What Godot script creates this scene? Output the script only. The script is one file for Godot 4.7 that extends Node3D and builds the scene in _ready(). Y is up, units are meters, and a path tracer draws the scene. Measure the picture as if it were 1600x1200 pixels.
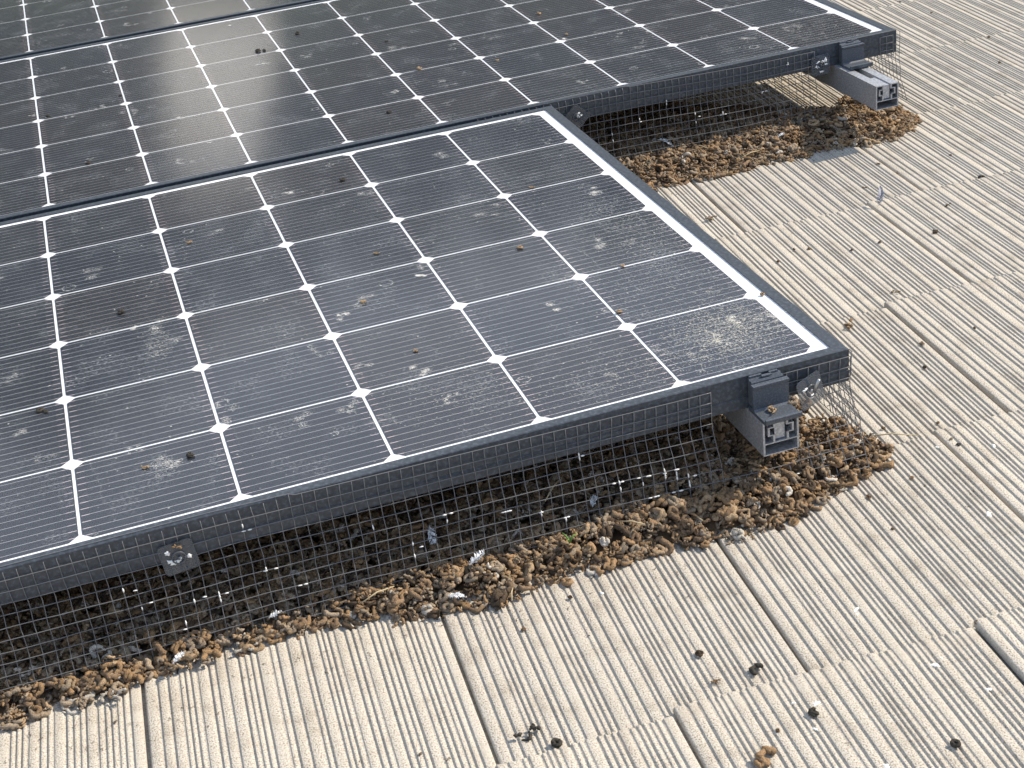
extends Node3D
# Solar panels on a ribbed concrete-tile roof, fenced with wire screens, bird droppings heaped below them.
# Roof frame: x along the courses, y out of the roof, z up the slope; the glass plane is y = 0, the tiles lie near y = -0.15.

const PITCH := 0.1588
const TILE_Y := -0.15
var roof_frame: Transform3D
var rng := RandomNumberGenerator.new()
var used := {}
var M := {}
var drop_shapes: Array = []
var wobble := FastNoiseLite.new()

# ---------------------------------------------------------------- helpers
func numbered(called: String) -> String:
	var n: int = used.get(called, 0)
	used[called] = n + 1
	return called if n == 0 else "%s_%03d" % [called, n]

func tag(o: Node, label: String, category: String, group := "") -> Node:
	o.set_meta("label", label)
	o.set_meta("category", category)
	if group != "":
		o.set_meta("group", group)
	return o

func thing(called: String, label: String, category: String, base: Vector3, group := "") -> Node3D:
	var o := Node3D.new()
	o.name = numbered(called)
	add_child(o)
	o.transform = roof_frame * Transform3D(Basis(), base)
	tag(o, label, category, group)
	return o

func part(called: String, mesh: Mesh, mat: Material, parent: Node3D, at := Transform3D()) -> MeshInstance3D:
	var o := MeshInstance3D.new()
	o.name = called
	o.mesh = mesh
	o.material_override = mat
	o.transform = at
	parent.add_child(o, true)
	return o

# geometry given in roof coordinates, hung under a thing that stands at base
func off(base: Vector3) -> Transform3D:
	return Transform3D(Basis(), -base)

func single(called: String, mesh: Mesh, mat: Material, at: Transform3D, label: String, category: String, group := "") -> MeshInstance3D:
	var o := MeshInstance3D.new()
	o.name = numbered(called)
	o.mesh = mesh
	o.material_override = mat
	add_child(o)
	o.transform = roof_frame * at
	tag(o, label, category, group)
	return o

func tool() -> SurfaceTool:
	var st := SurfaceTool.new()
	st.begin(Mesh.PRIMITIVE_TRIANGLES)
	return st

func flat(st: SurfaceTool) -> SurfaceTool:
	st.set_smooth_group(-1)
	return st

func done(st: SurfaceTool) -> ArrayMesh:
	st.generate_normals()
	st.index()
	return st.commit()

func quad(st: SurfaceTool, a: Vector3, b: Vector3, c: Vector3, d: Vector3) -> void:
	for p: Vector3 in [a, b, c, a, c, d]:
		st.add_vertex(p)

func box(st: SurfaceTool, lo: Vector3, hi: Vector3) -> void:
	var a := lo
	var b := hi
	quad(st, Vector3(a.x, b.y, b.z), Vector3(a.x, b.y, a.z), Vector3(b.x, b.y, a.z), Vector3(b.x, b.y, b.z))
	quad(st, Vector3(a.x, a.y, a.z), Vector3(a.x, a.y, b.z), Vector3(b.x, a.y, b.z), Vector3(b.x, a.y, a.z))
	quad(st, Vector3(a.x, a.y, b.z), Vector3(a.x, b.y, b.z), Vector3(b.x, b.y, b.z), Vector3(b.x, a.y, b.z))
	quad(st, Vector3(b.x, a.y, a.z), Vector3(b.x, b.y, a.z), Vector3(a.x, b.y, a.z), Vector3(a.x, a.y, a.z))
	quad(st, Vector3(a.x, a.y, a.z), Vector3(a.x, b.y, a.z), Vector3(a.x, b.y, b.z), Vector3(a.x, a.y, b.z))
	quad(st, Vector3(b.x, a.y, b.z), Vector3(b.x, b.y, b.z), Vector3(b.x, b.y, a.z), Vector3(b.x, a.y, a.z))

func chamfered(w: float, h: float, d: float, c: float) -> ArrayMesh:
	# block with chamfered long edges, centred
	var poly := PackedVector2Array([Vector2(-w / 2 + c, -h / 2), Vector2(w / 2 - c, -h / 2), Vector2(w / 2, -h / 2 + c), Vector2(w / 2, h / 2 - c), Vector2(w / 2 - c, h / 2), Vector2(-w / 2 + c, h / 2), Vector2(-w / 2, h / 2 - c), Vector2(-w / 2, -h / 2 + c)])
	var st := flat(tool())
	extrude(st, poly, func(p: Vector2, t: float) -> Vector3: return Vector3(p.x, p.y, t), -d / 2, d / 2)
	return done(st)

func extrude(st: SurfaceTool, poly: PackedVector2Array, put: Callable, t0: float, t1: float, caps := true) -> void:
	var n := poly.size()
	for i in n:
		var a: Vector2 = poly[i]
		var b: Vector2 = poly[(i + 1) % n]
		quad(st, put.call(a, t0), put.call(b, t0), put.call(b, t1), put.call(a, t1))
	if caps:
		var tri := Geometry2D.triangulate_polygon(poly)
		for k in range(0, tri.size(), 3):
			for t: float in [t0, t1]:
				var order := [0, 1, 2] if t == t1 else [0, 2, 1]
				for j: int in order:
					st.add_vertex(put.call(poly[tri[k + j]], t))

func tube(st: SurfaceTool, pts: PackedVector3Array, radii: PackedFloat32Array, sides := 5) -> void:
	var n := pts.size()
	var rings: Array = []
	var up := Vector3(0.13, 0.91, 0.39).normalized()
	for i in n:
		var dir := (pts[mini(i + 1, n - 1)] - pts[maxi(i - 1, 0)]).normalized()
		if absf(dir.dot(up)) > 0.95:
			up = Vector3(0.9, 0.2, 0.3).normalized()
		var e1 := dir.cross(up).normalized()
		var e2 := e1.cross(dir).normalized()
		up = e2
		var ring := PackedVector3Array()
		for k in sides:
			var a := TAU * k / sides
			ring.append(pts[i] + (e1 * cos(a) + e2 * sin(a)) * radii[i])
		rings.append(ring)
	for i in n - 1:
		for k in sides:
			var k2 := (k + 1) % sides
			quad(st, rings[i][k], rings[i + 1][k], rings[i + 1][k2], rings[i][k2])
	for e in 2:
		var ring: PackedVector3Array = rings[0] if e == 0 else rings[n - 1]
		var mid: Vector3 = pts[0] if e == 0 else pts[n - 1]
		for k in sides:
			var k2 := (k + 1) % sides
			st.add_vertex(mid)
			st.add_vertex(ring[k] if e == 0 else ring[k2])
			st.add_vertex(ring[k2] if e == 0 else ring[k])

func lin(r: float, g: float, b: float) -> Color:
	return Color(r, g, b).linear_to_srgb()

func matte(called: String, c: Color, rough := 0.9, metal := 0.0, spec := 0.4) -> StandardMaterial3D:
	var m := StandardMaterial3D.new()
	m.resource_name = called
	m.albedo_color = c
	m.roughness = rough
	m.metallic = metal
	m.metallic_specular = spec
	return m

func noise_tex(seed_: int, freq: float, ramp: Array, size := 512, octaves := 4, kind := FastNoiseLite.TYPE_SIMPLEX_SMOOTH) -> ImageTexture:
	var n := FastNoiseLite.new()
	n.seed = seed_
	n.frequency = freq
	n.noise_type = kind
	n.fractal_octaves = octaves
	var im := n.get_seamless_image(size, size, false, false, 0.2, true)
	im.convert(Image.FORMAT_L8)
	var src := im.get_data()
	var out := PackedByteArray()
	out.resize(size * size * 3)
	var table := PackedByteArray()
	for v in 256:
		var x := v / 255.0
		var c: Color = ramp[0][1]
		for k in ramp.size() - 1:
			if x >= ramp[k][0]:
				var f := clampf((x - ramp[k][0]) / maxf(0.0001, ramp[k + 1][0] - ramp[k][0]), 0, 1)
				c = (ramp[k][1] as Color).lerp(ramp[k + 1][1], f)
		table.append_array([int(c.r * 255), int(c.g * 255), int(c.b * 255)])
	for i in size * size:
		var v := src[i] * 3
		out[i * 3] = table[v]
		out[i * 3 + 1] = table[v + 1]
		out[i * 3 + 2] = table[v + 2]
	return ImageTexture.create_from_image(Image.create_from_data(size, size, false, Image.FORMAT_RGB8, out))

func grey(v: float) -> Color:
	return Color(v, v, v)

# ---------------------------------------------------------------- materials
func make_materials() -> void:
	# concrete tile: sandy cream, dark and pale grains, patchy weathering
	var grain := noise_tex(11, 0.16, [[0.0, Color(0.42, 0.38, 0.34)], [0.26, Color(0.66, 0.62, 0.57)], [0.38, Color(0.86, 0.84, 0.80)], [0.60, Color(0.96, 0.945, 0.92)], [1.0, Color(1, 1, 0.99)]], 512, 4)
	var patch := noise_tex(12, 0.018, [[0.0, Color(0.80, 0.78, 0.76)], [0.26, Color(0.935, 0.925, 0.91)], [0.44, Color(0.985, 0.98, 0.97)], [1.0, Color(1, 1, 1)]], 512, 6)
	var sand := noise_tex(13, 0.22, [[0.0, grey(0.0)], [1.0, grey(1.0)]], 512, 4)
	for k in 4:
		var m := matte("concrete_tile", lin([0.56, 0.545, 0.575, 0.53][k], [0.535, 0.52, 0.55, 0.507][k], [0.488, 0.475, 0.503, 0.465][k]), 0.93, 0.0, 0.3)
		m.albedo_texture = grain
		m.uv1_triplanar = true
		m.uv1_scale = Vector3(5.5, 5.5, 5.5)
		m.uv1_offset = Vector3(k * 0.37, k * 0.21, k * 0.53)
		m.heightmap_enabled = true
		m.heightmap_texture = sand
		m.heightmap_scale = 0.09
		m.detail_enabled = true
		m.detail_albedo = patch
		m.detail_blend_mode = BaseMaterial3D.BLEND_MODE_MUL
		m.detail_uv_layer = BaseMaterial3D.DETAIL_UV_2
		m.uv2_triplanar = true
		m.uv2_world_triplanar = true
		m.uv2_scale = Vector3(2.3, 2.3, 2.3)
		M["tile%d" % k] = m
	M.deck = matte("roof_underlay", lin(0.06, 0.055, 0.05))
	# panel frame: dark anodised aluminium, dusty
	var dusty := noise_tex(21, 0.05, [[0.0, grey(0.66)], [0.45, grey(0.82)], [0.62, grey(0.86)], [0.70, grey(1.0)], [1.0, grey(1.0)]], 512, 6)
	var frame := matte("anodised_frame", lin(0.068, 0.080, 0.094), 0.36, 0.1, 0.5)
	frame.albedo_texture = dusty
	frame.uv1_triplanar = true
	frame.uv1_scale = Vector3(6, 6, 6)
	M.frame = frame
	M.backsheet = matte("white_backsheet", lin(0.80, 0.81, 0.82), 0.6)
	var glass := StandardMaterial3D.new()
	glass.resource_name = "solar_glass"
	glass.transparency = BaseMaterial3D.TRANSPARENCY_ALPHA
	glass.albedo_color = Color(0.03, 0.04, 0.05, 0.02)
	glass.roughness = 0.12
	glass.metallic_specular = 0.46
	M.glass = glass
	var cell_tex := cell_picture()
	for k in 4:
		var m := matte("silicon_cell", [Color(1, 1, 1), Color(0.95, 0.97, 1.0), Color(1.0, 0.97, 0.955), Color(0.96, 0.96, 0.97)][k], 0.45, 0.0, 0.25)
		m.albedo_texture = cell_tex
		m.texture_repeat = false
		M["cell%d" % k] = m
	# aluminium
	var brushed := noise_tex(31, 0.08, [[0.0, grey(0.7)], [1.0, grey(1.0)]], 256, 4)
	var alu := matte("aluminium_rail", lin(0.66, 0.665, 0.67), 0.42, 0.6, 0.5)
	alu.albedo_texture = brushed
	alu.uv1_triplanar = true
	alu.uv1_scale = Vector3(9, 9, 9)
	M.alu = alu
	var clamp := matte("clamp_aluminium", lin(0.105, 0.12, 0.138), 0.42, 0.15, 0.5)
	clamp.albedo_texture = dusty
	clamp.uv1_triplanar = true
	clamp.uv1_scale = Vector3(14, 14, 14)
	M.clamp = clamp
	M.steel = matte("bolt_steel", lin(0.45, 0.45, 0.44), 0.35, 0.8)
	M.wire = matte("coated_wire", lin(0.125, 0.127, 0.128), 0.42, 0.0, 0.5)
	var plastic := StandardMaterial3D.new()
	plastic.resource_name = "smoky_plastic"
	plastic.transparency = BaseMaterial3D.TRANSPARENCY_ALPHA
	plastic.albedo_color = Color(0.30, 0.33, 0.36, 0.45)
	plastic.roughness = 0.08
	M.plastic = plastic
	M.plastic_solid = matte("clip_plastic", lin(0.07, 0.075, 0.08), 0.3)
	var crumb := noise_tex(41, 0.12, [[0.0, Color(0.42, 0.36, 0.30)], [0.45, Color(0.80, 0.76, 0.70)], [0.7, Color(1, 0.97, 0.92)], [1.0, Color(1, 1, 0.98)]], 256, 4)
	var crust := noise_tex(42, 0.10, [[0.0, grey(0.0)], [1.0, grey(1.0)]], 256, 4)
	var tones := {"ochre": lin(0.39, 0.275, 0.17), "brown": lin(0.28, 0.205, 0.14), "dark": lin(0.12, 0.095, 0.073), "tan": lin(0.50, 0.39, 0.27), "greyish": lin(0.36, 0.305, 0.245), "slate": lin(0.085, 0.085, 0.08), "heap": Color(1, 1, 1)}
	for k: String in tones:
		var m := matte("dropping_" + k, tones[k], 0.95, 0.0, 0.25)
		m.albedo_texture = crumb
		m.uv1_triplanar = true
		m.uv1_scale = Vector3(38, 38, 38)
		m.heightmap_enabled = true
		m.heightmap_texture = crust
		m.heightmap_scale = 0.10
		M[k] = m
	M.heap.vertex_color_use_as_albedo = true
	M.white = matte("white_uric_crust", lin(0.74, 0.73, 0.68), 0.9)
	M.feather = matte("feather_down", lin(0.82, 0.82, 0.80), 0.9)
	M.feather.backlight_enabled = true
	M.feather.backlight = Color(0.4, 0.4, 0.4)
	M.grey_feather = matte("grey_feather_vane", lin(0.30, 0.30, 0.33), 0.9)
	M.straw = matte("dry_straw", lin(0.42, 0.34, 0.20), 0.9)
	M.sprout = matte("green_sprout", lin(0.10, 0.22, 0.04), 0.7)
	M.grit = matte("grit", Color(1, 1, 1), 0.95)
	M.grit.vertex_color_use_as_albedo = true
	M.ground = matte("lawn", lin(0.07, 0.09, 0.035), 0.95)
	M.added_roof_white = matte("added_roof_paint", lin(0.80, 0.775, 0.71), 0.6)
	M.bark = matte("bark", lin(0.09, 0.07, 0.05), 0.95)
	M.leaf = matte("leaves", lin(0.045, 0.060, 0.028), 0.7)
	M.render = matte("house_render", lin(0.5, 0.47, 0.42), 0.9)

func cell_picture() -> ImageTexture:
	# monocrystalline cell: twelve wires across, fine fingers the other way, wider solder pads near both ends of each wire
	var s := 768
	var im := Image.create(s, s, false, Image.FORMAT_RGB8)
	im.fill(lin(0.0105, 0.0140, 0.0225))
	for i in 96:
		var x := int((i + 0.5) / 96.0 * s)
		im.fill_rect(Rect2i(x, 0, 2, s), lin(0.026, 0.028, 0.033))
	for i in 12:
		var y := int((i + 0.5) / 12.0 * s)
		im.fill_rect(Rect2i(4, y - 2, s - 8, 4), lin(0.36, 0.365, 0.37))
		for x: int in [8, s - 8 - 40]:
			im.fill_rect(Rect2i(x, y - 3, 40, 6), lin(0.50, 0.43, 0.44))
		for j in 9:
			im.fill_rect(Rect2i(70 + j * 76, y - 2, 5, 5), lin(0.20, 0.21, 0.22))
	return ImageTexture.create_from_image(im)

# ---------------------------------------------------------------- roof tiles
func tile_mesh(seed_: int) -> ArrayMesh:
	var g := PackedFloat32Array([9.5, 20, 31, 37, 42.5, 49, 61, 67.5, 78, 91, 97, 103, 109.5, 123, 130, 141, 154, 160, 172, 177.5, 183, 189, 200, 207, 213, 225, 231.5, 238, 244, 255, 262, 268, 274, 280, 287])
	var prof: Array = [Vector2(-0.0026, -0.0085), Vector2(-0.0028, -0.0014), Vector2(-0.0019, -0.0002), Vector2(-0.0004, 0.0002), Vector2(0.0030, 0.0002)]
	for i in g.size():
		var x := g[i] * 0.001
		var before := (g[i] - (g[i - 1] if i > 0 else 0.0)) * 0.001
		var after := ((g[i + 1] if i < g.size() - 1 else 298.0) - g[i]) * 0.001
		var wl := minf(0.0025, before * 0.34)
		var wr := minf(0.0019, after * 0.30)
		var d := 0.0018 + 0.0005 * sin(i * 2.3)
		prof.append(Vector2(x - wl - 0.0004, 0.0))
		prof.append(Vector2(x - wl, -0.00025))
		prof.append(Vector2(x - wl * 0.45, -d * 0.62))
		prof.append(Vector2(x + wr * 0.1, -d))
		prof.append(Vector2(x + wr * 0.75, -d * 0.45))
		prof.append(Vector2(x + wr, 0.0))
		prof.append(Vector2(x + wr + 0.0004, 0.0001))
	prof.append(Vector2(0.2968, 0.0))
	prof.append(Vector2(0.2980, -0.0012))
	prof.append(Vector2(0.2985, -0.0068))
	prof.append(Vector2(0.3090, -0.0072))
	var zs := [0.0, 0.0025, 0.03, 0.08, 0.14, 0.2, 0.26, 0.32, 0.39]
	var n := FastNoiseLite.new()
	n.seed = seed_
	n.frequency = 9.0
	var rows: Array = []
	for zi in zs.size():
		var z: float = zs[zi]
		var row := PackedVector3Array()
		for k in prof.size():
			var p: Vector2 = prof[k]
			var zz := z + n.get_noise_2d(p.x * 12.0, 7.7) * 0.0035 * clampf(1.0 - z * 8.0, 0, 1)
			var y := p.y + n.get_noise_2d(p.x * 9.0, z * 3.0) * 0.00025
			if zi == 0:
				y -= 0.0011
			row.append(Vector3(p.x + n.get_noise_2d(z * 2.2, 3.1 + p.x) * 0.00025, y, zz))
		rows.append(row)
	var st := tool()
	st.set_smooth_group(0)
	for zi in zs.size() - 1:
		for k in prof.size() - 1:
			quad(st, rows[zi + 1][k], rows[zi][k], rows[zi][k + 1], rows[zi + 1][k + 1])
	st.set_smooth_group(-1)
	for k in range(1, prof.size() - 1):
		var a: Vector3 = rows[0][k]
		var b: Vector3 = rows[0][k + 1]
		quad(st, a, Vector3(a.x, -0.0085, a.z + 0.001), Vector3(b.x, -0.0085, b.z + 0.001), b)
	return done(st)

func build_roof() -> void:
	var roof := Node3D.new()
	roof.name = numbered("roof")
	add_child(roof)
	roof.transform = roof_frame
	roof.set_meta("kind", "structure")
	roof.set_meta("label", "sloping roof of ribbed cream concrete tiles")
	var shapes: Array = []
	for k in 5:
		shapes.append(tile_mesh(100 + k))
	for k in range(-3, 15):
		var even := posmod(k, 2) == 0
		var u0 := (0.334 - 0.0155 * (k - 2)) if even else (0.485 - 0.0155 * (k - 1))
		for j in range(-6, 12):
			var u := u0 + 0.305 * j
			if u < -1.25 or u > 3.1:
				continue
			var v := 1.110 - 0.3220 * (k - 1) + 0.02 * (u - 0.6) + rng.randf_range(-0.003, 0.003)
			var b := Basis(Vector3.UP, -0.045 + rng.randf_range(-0.004, 0.004)) * Basis(Vector3.RIGHT, 0.0245 + rng.randf_range(-0.001, 0.001))
			var lift := rng.randf_range(-0.0007, 0.0007)
			if k == 1 and absf(u - 0.79) < 0.05:
				lift = 0.0045      # this one sits proud of its neighbours
			part("roof_tile", shapes[rng.randi() % 5], M["tile%d" % (rng.randi() % 4)], roof, Transform3D(b, Vector3(u, -0.1455 + lift, v)))
	var st := flat(tool())
	box(st, Vector3(-1.3, -0.26, -3.15), Vector3(3.4, -0.185, 2.75))
	part("roof_deck", done(st), M.deck, roof)
	# walls under the eaves
	var walls := MeshInstance3D.new()
	walls.name = numbered("wall")
	var ws := flat(tool())
	box(ws, Vector3(-1.1, 0, -2.6), Vector3(3.2, 3.9, 2.4))
	walls.mesh = done(ws)
	walls.material_override = M.render
	add_child(walls)
	walls.set_meta("kind", "structure")
	walls.set_meta("label", "house wall below the tiled roof")

# ---------------------------------------------------------------- panels
func frame_side(a: Vector3, b: Vector3, inward: Vector3, lip: float, other: float) -> ArrayMesh:
	# mitred extrusion: lip over the glass, outer web with a shallow groove, flange below
	var h := 0.040
	var prof := PackedVector2Array([Vector2(0.0, -0.0009), Vector2(0.0009, 0.0), Vector2(lip - 0.0004, 0.0), Vector2(lip, -0.0003), Vector2(lip, -0.0006), Vector2(0.0022, -0.0075), Vector2(0.0022, -h + 0.0018), Vector2(0.026, -h + 0.0018), Vector2(0.026, -h), Vector2(0.0006, -h), Vector2(0.0, -h + 0.0008), Vector2(0.0, -0.0268), Vector2(0.0008, -0.0262), Vector2(0.0008, -0.0246), Vector2(0.0, -0.0240)])
	var dir := (b - a).normalized()
	var st := flat(tool())
	var put := func(p: Vector2, t: float) -> Vector3:
		return (a + dir * p.x * other / lip if t == 0.0 else b - dir * p.x * other / lip) + inward * p.x + Vector3(0, p.y, 0)
	extrude(st, prof, put, 0.0, 1.0)
	return done(st)

func cell_mesh() -> ArrayMesh:
	var w := 0.1554 / 2
	var d := 0.1555 / 2
	var c := 0.0098
	var pts := [Vector2(-w + c, -d), Vector2(w - c, -d), Vector2(w, -d + c), Vector2(w, d - c), Vector2(w - c, d), Vector2(-w + c, d), Vector2(-w, d - c), Vector2(-w, -d + c)]
	var st := flat(tool())
	for i in range(1, 7):
		for p: Vector2 in [pts[0], pts[i], pts[i + 1]]:
			st.set_uv(Vector2(p.x / (2 * w) + 0.5, p.y / (2 * d) + 0.5))
			st.set_normal(Vector3.UP)
			st.add_vertex(Vector3(p.x, 0, p.y))
	st.index()
	return st.commit()

func dirt_picture(w: int, h: int, origin: Vector2, seed_: int, marks: Array, heavy: Array) -> ImageTexture:
	# dried specks, smears, rings and wash marks of matter on the glass; 1 mm per pixel
	var r := RandomNumberGenerator.new()
	r.seed = seed_
	var n1 := FastNoiseLite.new()
	n1.seed = seed_
	n1.frequency = 0.012
	n1.fractal_octaves = 5
	var wash := n1.get_image(w, h, false, false, true)
	wash.convert(Image.FORMAT_L8)
	var n2 := FastNoiseLite.new()
	n2.seed = seed_ + 5
	n2.frequency = 0.21
	n2.fractal_octaves = 3
	var fine := n2.get_image(w, h, false, false, true)
	fine.convert(Image.FORMAT_L8)
	var a1 := wash.get_data()
	var a2 := fine.get_data()
	var out := PackedByteArray()
	out.resize(w * h * 4)
	for i in w * h:
		var f := a2[i]
		var big := a1[i]
		var a := 3 + (f >> 5)
		if big > 128:
			a += ((big - 128) * maxi(0, f - 122)) / 120
		out[i * 4] = 176
		out[i * 4 + 1] = 180
		out[i * 4 + 2] = 182
		out[i * 4 + 3] = mini(a, 90)
	var im := Image.create_from_data(w, h, false, Image.FORMAT_RGBA8, out)
	for i in 2600:
		var p := Vector2i(r.randi() % w, r.randi() % h)
		var c := Color(0.80, 0.79, 0.75, r.randf_range(0.15, 0.75))
		var s := 1 if r.randf() < 0.85 else 2
		for dx in s:
			for dy in s:
				if p.x + dx < w and p.y + dy < h:
					im.set_pixel(p.x + dx, p.y + dy, c)
	for k in range(0, marks.size(), 2):
		var c := (Vector2(marks[k], marks[k + 1]) - origin) * 1000.0
		smear(im, c, r.randf_range(6, 17), r, 70 + r.randi() % 90, 0.5)
	for i in 46:
		smear(im, Vector2(r.randf() * w, r.randf() * h), r.randf_range(4, 14), r, 20 + r.randi() % 70, r.randf_range(0.2, 0.5))
	for i in 26:
		ring(im, Vector2(r.randf() * w, r.randf() * h), r.randf_range(3, 9), r)
	for i in 34:
		# runs left by water, drifting down the slope
		var p := Vector2(r.randf() * w, r.randf() * h)
		var a := r.randf_range(0.04, 0.22)
		for s in r.randi_range(20, 110):
			p += Vector2(r.randf_range(-0.9, 0.8), -1.0)
			if r.randf() < 0.7:
				dab(im, p, Color(0.78, 0.78, 0.76, a * r.randf_range(0.4, 1.2)))
	for q: Array in heavy:
		var c := (Vector2(q[0], q[1]) - origin) * 1000.0
		for i in int(q[4]):
			var p := c + Vector2(r.randfn(0, q[2]), r.randfn(0, q[3])) * 1000.0
			dab(im, p, Color(0.80, 0.78, 0.70, r.randf_range(0.15, 0.7)))
			if r.randf() < 0.3:
				dab(im, p + Vector2(1, 0), Color(0.80, 0.78, 0.70, 0.4))
	return ImageTexture.create_from_image(im)

func dab(im: Image, p: Vector2, c: Color) -> void:
	var x := int(p.x)
	var y := int(p.y)
	if x >= 0 and y >= 0 and x < im.get_width() and y < im.get_height():
		var o := im.get_pixel(x, y)
		im.set_pixel(x, y, Color(c.r, c.g, c.b, o.a + (1.0 - o.a) * c.a))

func smear(im: Image, c: Vector2, size: float, r: RandomNumberGenerator, count: int, alpha: float) -> void:
	var lobes: Array = []
	for i in 4:
		lobes.append(c + Vector2(r.randfn(0, size * 0.7), r.randfn(0, size * 0.9)))
	for i in count * 2:
		var l: Vector2 = lobes[r.randi() % 4]
		dab(im, l + Vector2(r.randfn(0, size * 0.28), r.randfn(0, size * 0.28)), Color(0.80, 0.79, 0.76, alpha * r.randf_range(0.3, 1.0)))

func ring(im: Image, c: Vector2, rad: float, r: RandomNumberGenerator) -> void:
	for i in int(rad * 9):
		var a := r.randf() * TAU
		dab(im, c + Vector2(cos(a), sin(a)) * (rad + r.randfn(0, 0.6)), Color(0.8, 0.8, 0.78, r.randf_range(0.15, 0.55)))

func build_panel(label: String, right: float, near: float, columns: int, col_phase: float, dirt: ImageTexture, seed_: int) -> void:
	# right, near: outer frame edges in roof coordinates
	var w := columns * PITCH + 0.058
	var d := 6 * PITCH + 0.037
	var left := right - w
	var far := near - d
	var base := Vector3((left + right) / 2, -0.04, (near + far) / 2)
	var t := thing("solar_panel", label, "solar panel", base, "solar panels on the roof")
	var a := Vector3(left, 0, far)
	var b := Vector3(right, 0, far)
	var c := Vector3(right, 0, near)
	var e := Vector3(left, 0, near)
	var o := off(base)
	part("frame_side", frame_side(e, c, Vector3(0, 0, -1), 0.0128, 0.0160), M.frame, t, o)
	part("frame_side", frame_side(c, b, Vector3(-1, 0, 0), 0.0160, 0.0128), M.frame, t, o)
	part("frame_side", frame_side(b, a, Vector3(0, 0, 1), 0.0128, 0.0160), M.frame, t, o)
	part("frame_side", frame_side(a, e, Vector3(1, 0, 0), 0.0160, 0.0128), M.frame, t, o)
	var st := flat(tool())
	box(st, Vector3(left + 0.003, -0.0030, far + 0.003), Vector3(right - 0.003, -0.0018, near - 0.003))
	part("backsheet", done(st), M.backsheet, t, o)
	st = flat(tool())
	box(st, Vector3((left + right) / 2 - 0.06, -0.026, far + 0.10), Vector3((left + right) / 2 + 0.06, -0.0031, far + 0.19))
	part("junction_box", done(st), M.plastic_solid, t, o)
	var r := RandomNumberGenerator.new()
	r.seed = seed_
	var cm := cell_mesh()
	for i in columns:
		for j in 6:
			var x := right - 0.030 - col_phase - (i + 0.5) * PITCH
			var z := near - 0.0165 - (5.5 - j) * PITCH
			part("solar_cell", cm, M["cell%d" % (r.randi() % 4)], t, Transform3D(Basis(), Vector3(x, -0.0014, z) - base))
	st = flat(tool())
	quad(st, Vector3(left + 0.004, -0.0008, near - 0.004), Vector3(left + 0.004, -0.0008, far + 0.004), Vector3(right - 0.004, -0.0008, far + 0.004), Vector3(right - 0.004, -0.0008, near - 0.004))
	var pane := part("front_glass", done(st), M.glass, t, o)
	var dm := matte("dried_dirt", Color(1, 1, 1), 0.95, 0.0, 0.1)
	dm.albedo_texture = dirt
	dm.transparency = BaseMaterial3D.TRANSPARENCY_ALPHA
	dm.texture_repeat = false
	st = flat(tool())
	var corner := [Vector3(left + 0.008, -0.0004, near - 0.008), Vector3(left + 0.008, -0.0004, far + 0.008), Vector3(right - 0.008, -0.0004, far + 0.008), Vector3(right - 0.008, -0.0004, near - 0.008)]
	for k: int in [0, 1, 2, 0, 2, 3]:
		var p: Vector3 = corner[k]
		st.set_uv(Vector2((p.x - left) / w, (p.z - far) / d))
		st.add_vertex(p)
	var dp := part("dried_dirt", done(st), dm, pane)
	dp.set_meta("kind", "stuff")

func build_panels() -> void:
	var marks := [0.052, 0.110, 0.121, 0.334, 0.128, 0.398, 0.373, 0.405, 0.344, 0.425, 0.464, 0.031, 0.357, -0.041, 0.456, 0.364, 0.402, 0.696, 0.392, 0.623, 0.749, 0.686, 0.710, 0.719, 0.781, 0.686, 0.673, 0.750, 0.694, 0.396, 0.750, 0.223, 0.580, 0.546, 0.595, 0.204, 0.604, -0.064, 0.306, 0.674, 0.250, 0.667, 0.088, 0.698, 0.102, 0.691, 0.164, 0.612]
	var marks2 := [0.437, -0.768, 0.525, -0.764, 0.158, -0.646, 0.232, -0.288, 0.711, -0.411, 0.677, -0.704, 0.910, -0.273, 1.239, -0.317, 1.342, -0.333, 1.072, -0.405, 0.972, -0.539, 0.62, -0.43]
	var w := int((10 * PITCH + 0.058) * 1000)
	var d := int((6 * PITCH + 0.037) * 1000)
	var d1 := dirt_picture(w, d, Vector2(0.824 - w * 0.001, 0.8105 - d * 0.001), 5, marks, [[0.735, 0.70, 0.038, 0.036, 2600], [0.66, 0.74, 0.09, 0.03, 1100], [0.76, 0.45, 0.025, 0.12, 700], [0.69, 0.56, 0.05, 0.06, 500], [0.72, 0.36, 0.05, 0.08, 500], [0.42, 0.69, 0.05, 0.04, 420], [0.12, 0.37, 0.012, 0.05, 260], [0.58, 0.16, 0.09, 0.05, 420]])
	var d2 := dirt_picture(w, d, Vector2(1.469 - w * 0.001, -0.195 - d * 0.001), 6, marks2, [[1.33, -0.30, 0.06, 0.05, 900], [1.05, -0.42, 0.12, 0.10, 420], [0.70, -0.44, 0.05, 0.05, 240], [0.43, -0.77, 0.03, 0.02, 120]])
	build_panel("dusty solar panel set in from the others, its glass smeared beside the bare tiles", 0.824, 0.8105, 10, 0.0, d1, 1)
	build_panel("solar panel with a rail jutting past its frame, stepping out over the tiles", 1.469, -0.195, 10, 0.0, d2, 2)
	build_panel("solar panel down the slope behind the jutting panel, glass cleaner", 1.469, -1.204, 10, 0.0, d2, 3)

# ---------------------------------------------------------------- wire screens
func wire_run(st: SurfaceTool, pts: PackedVector3Array, rad: float) -> void:
	if pts.size() < 2:
		return
	var rr := PackedFloat32Array()
	rr.resize(pts.size())
	rr.fill(rad)
	tube(st, pts, rr, 5)

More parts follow.
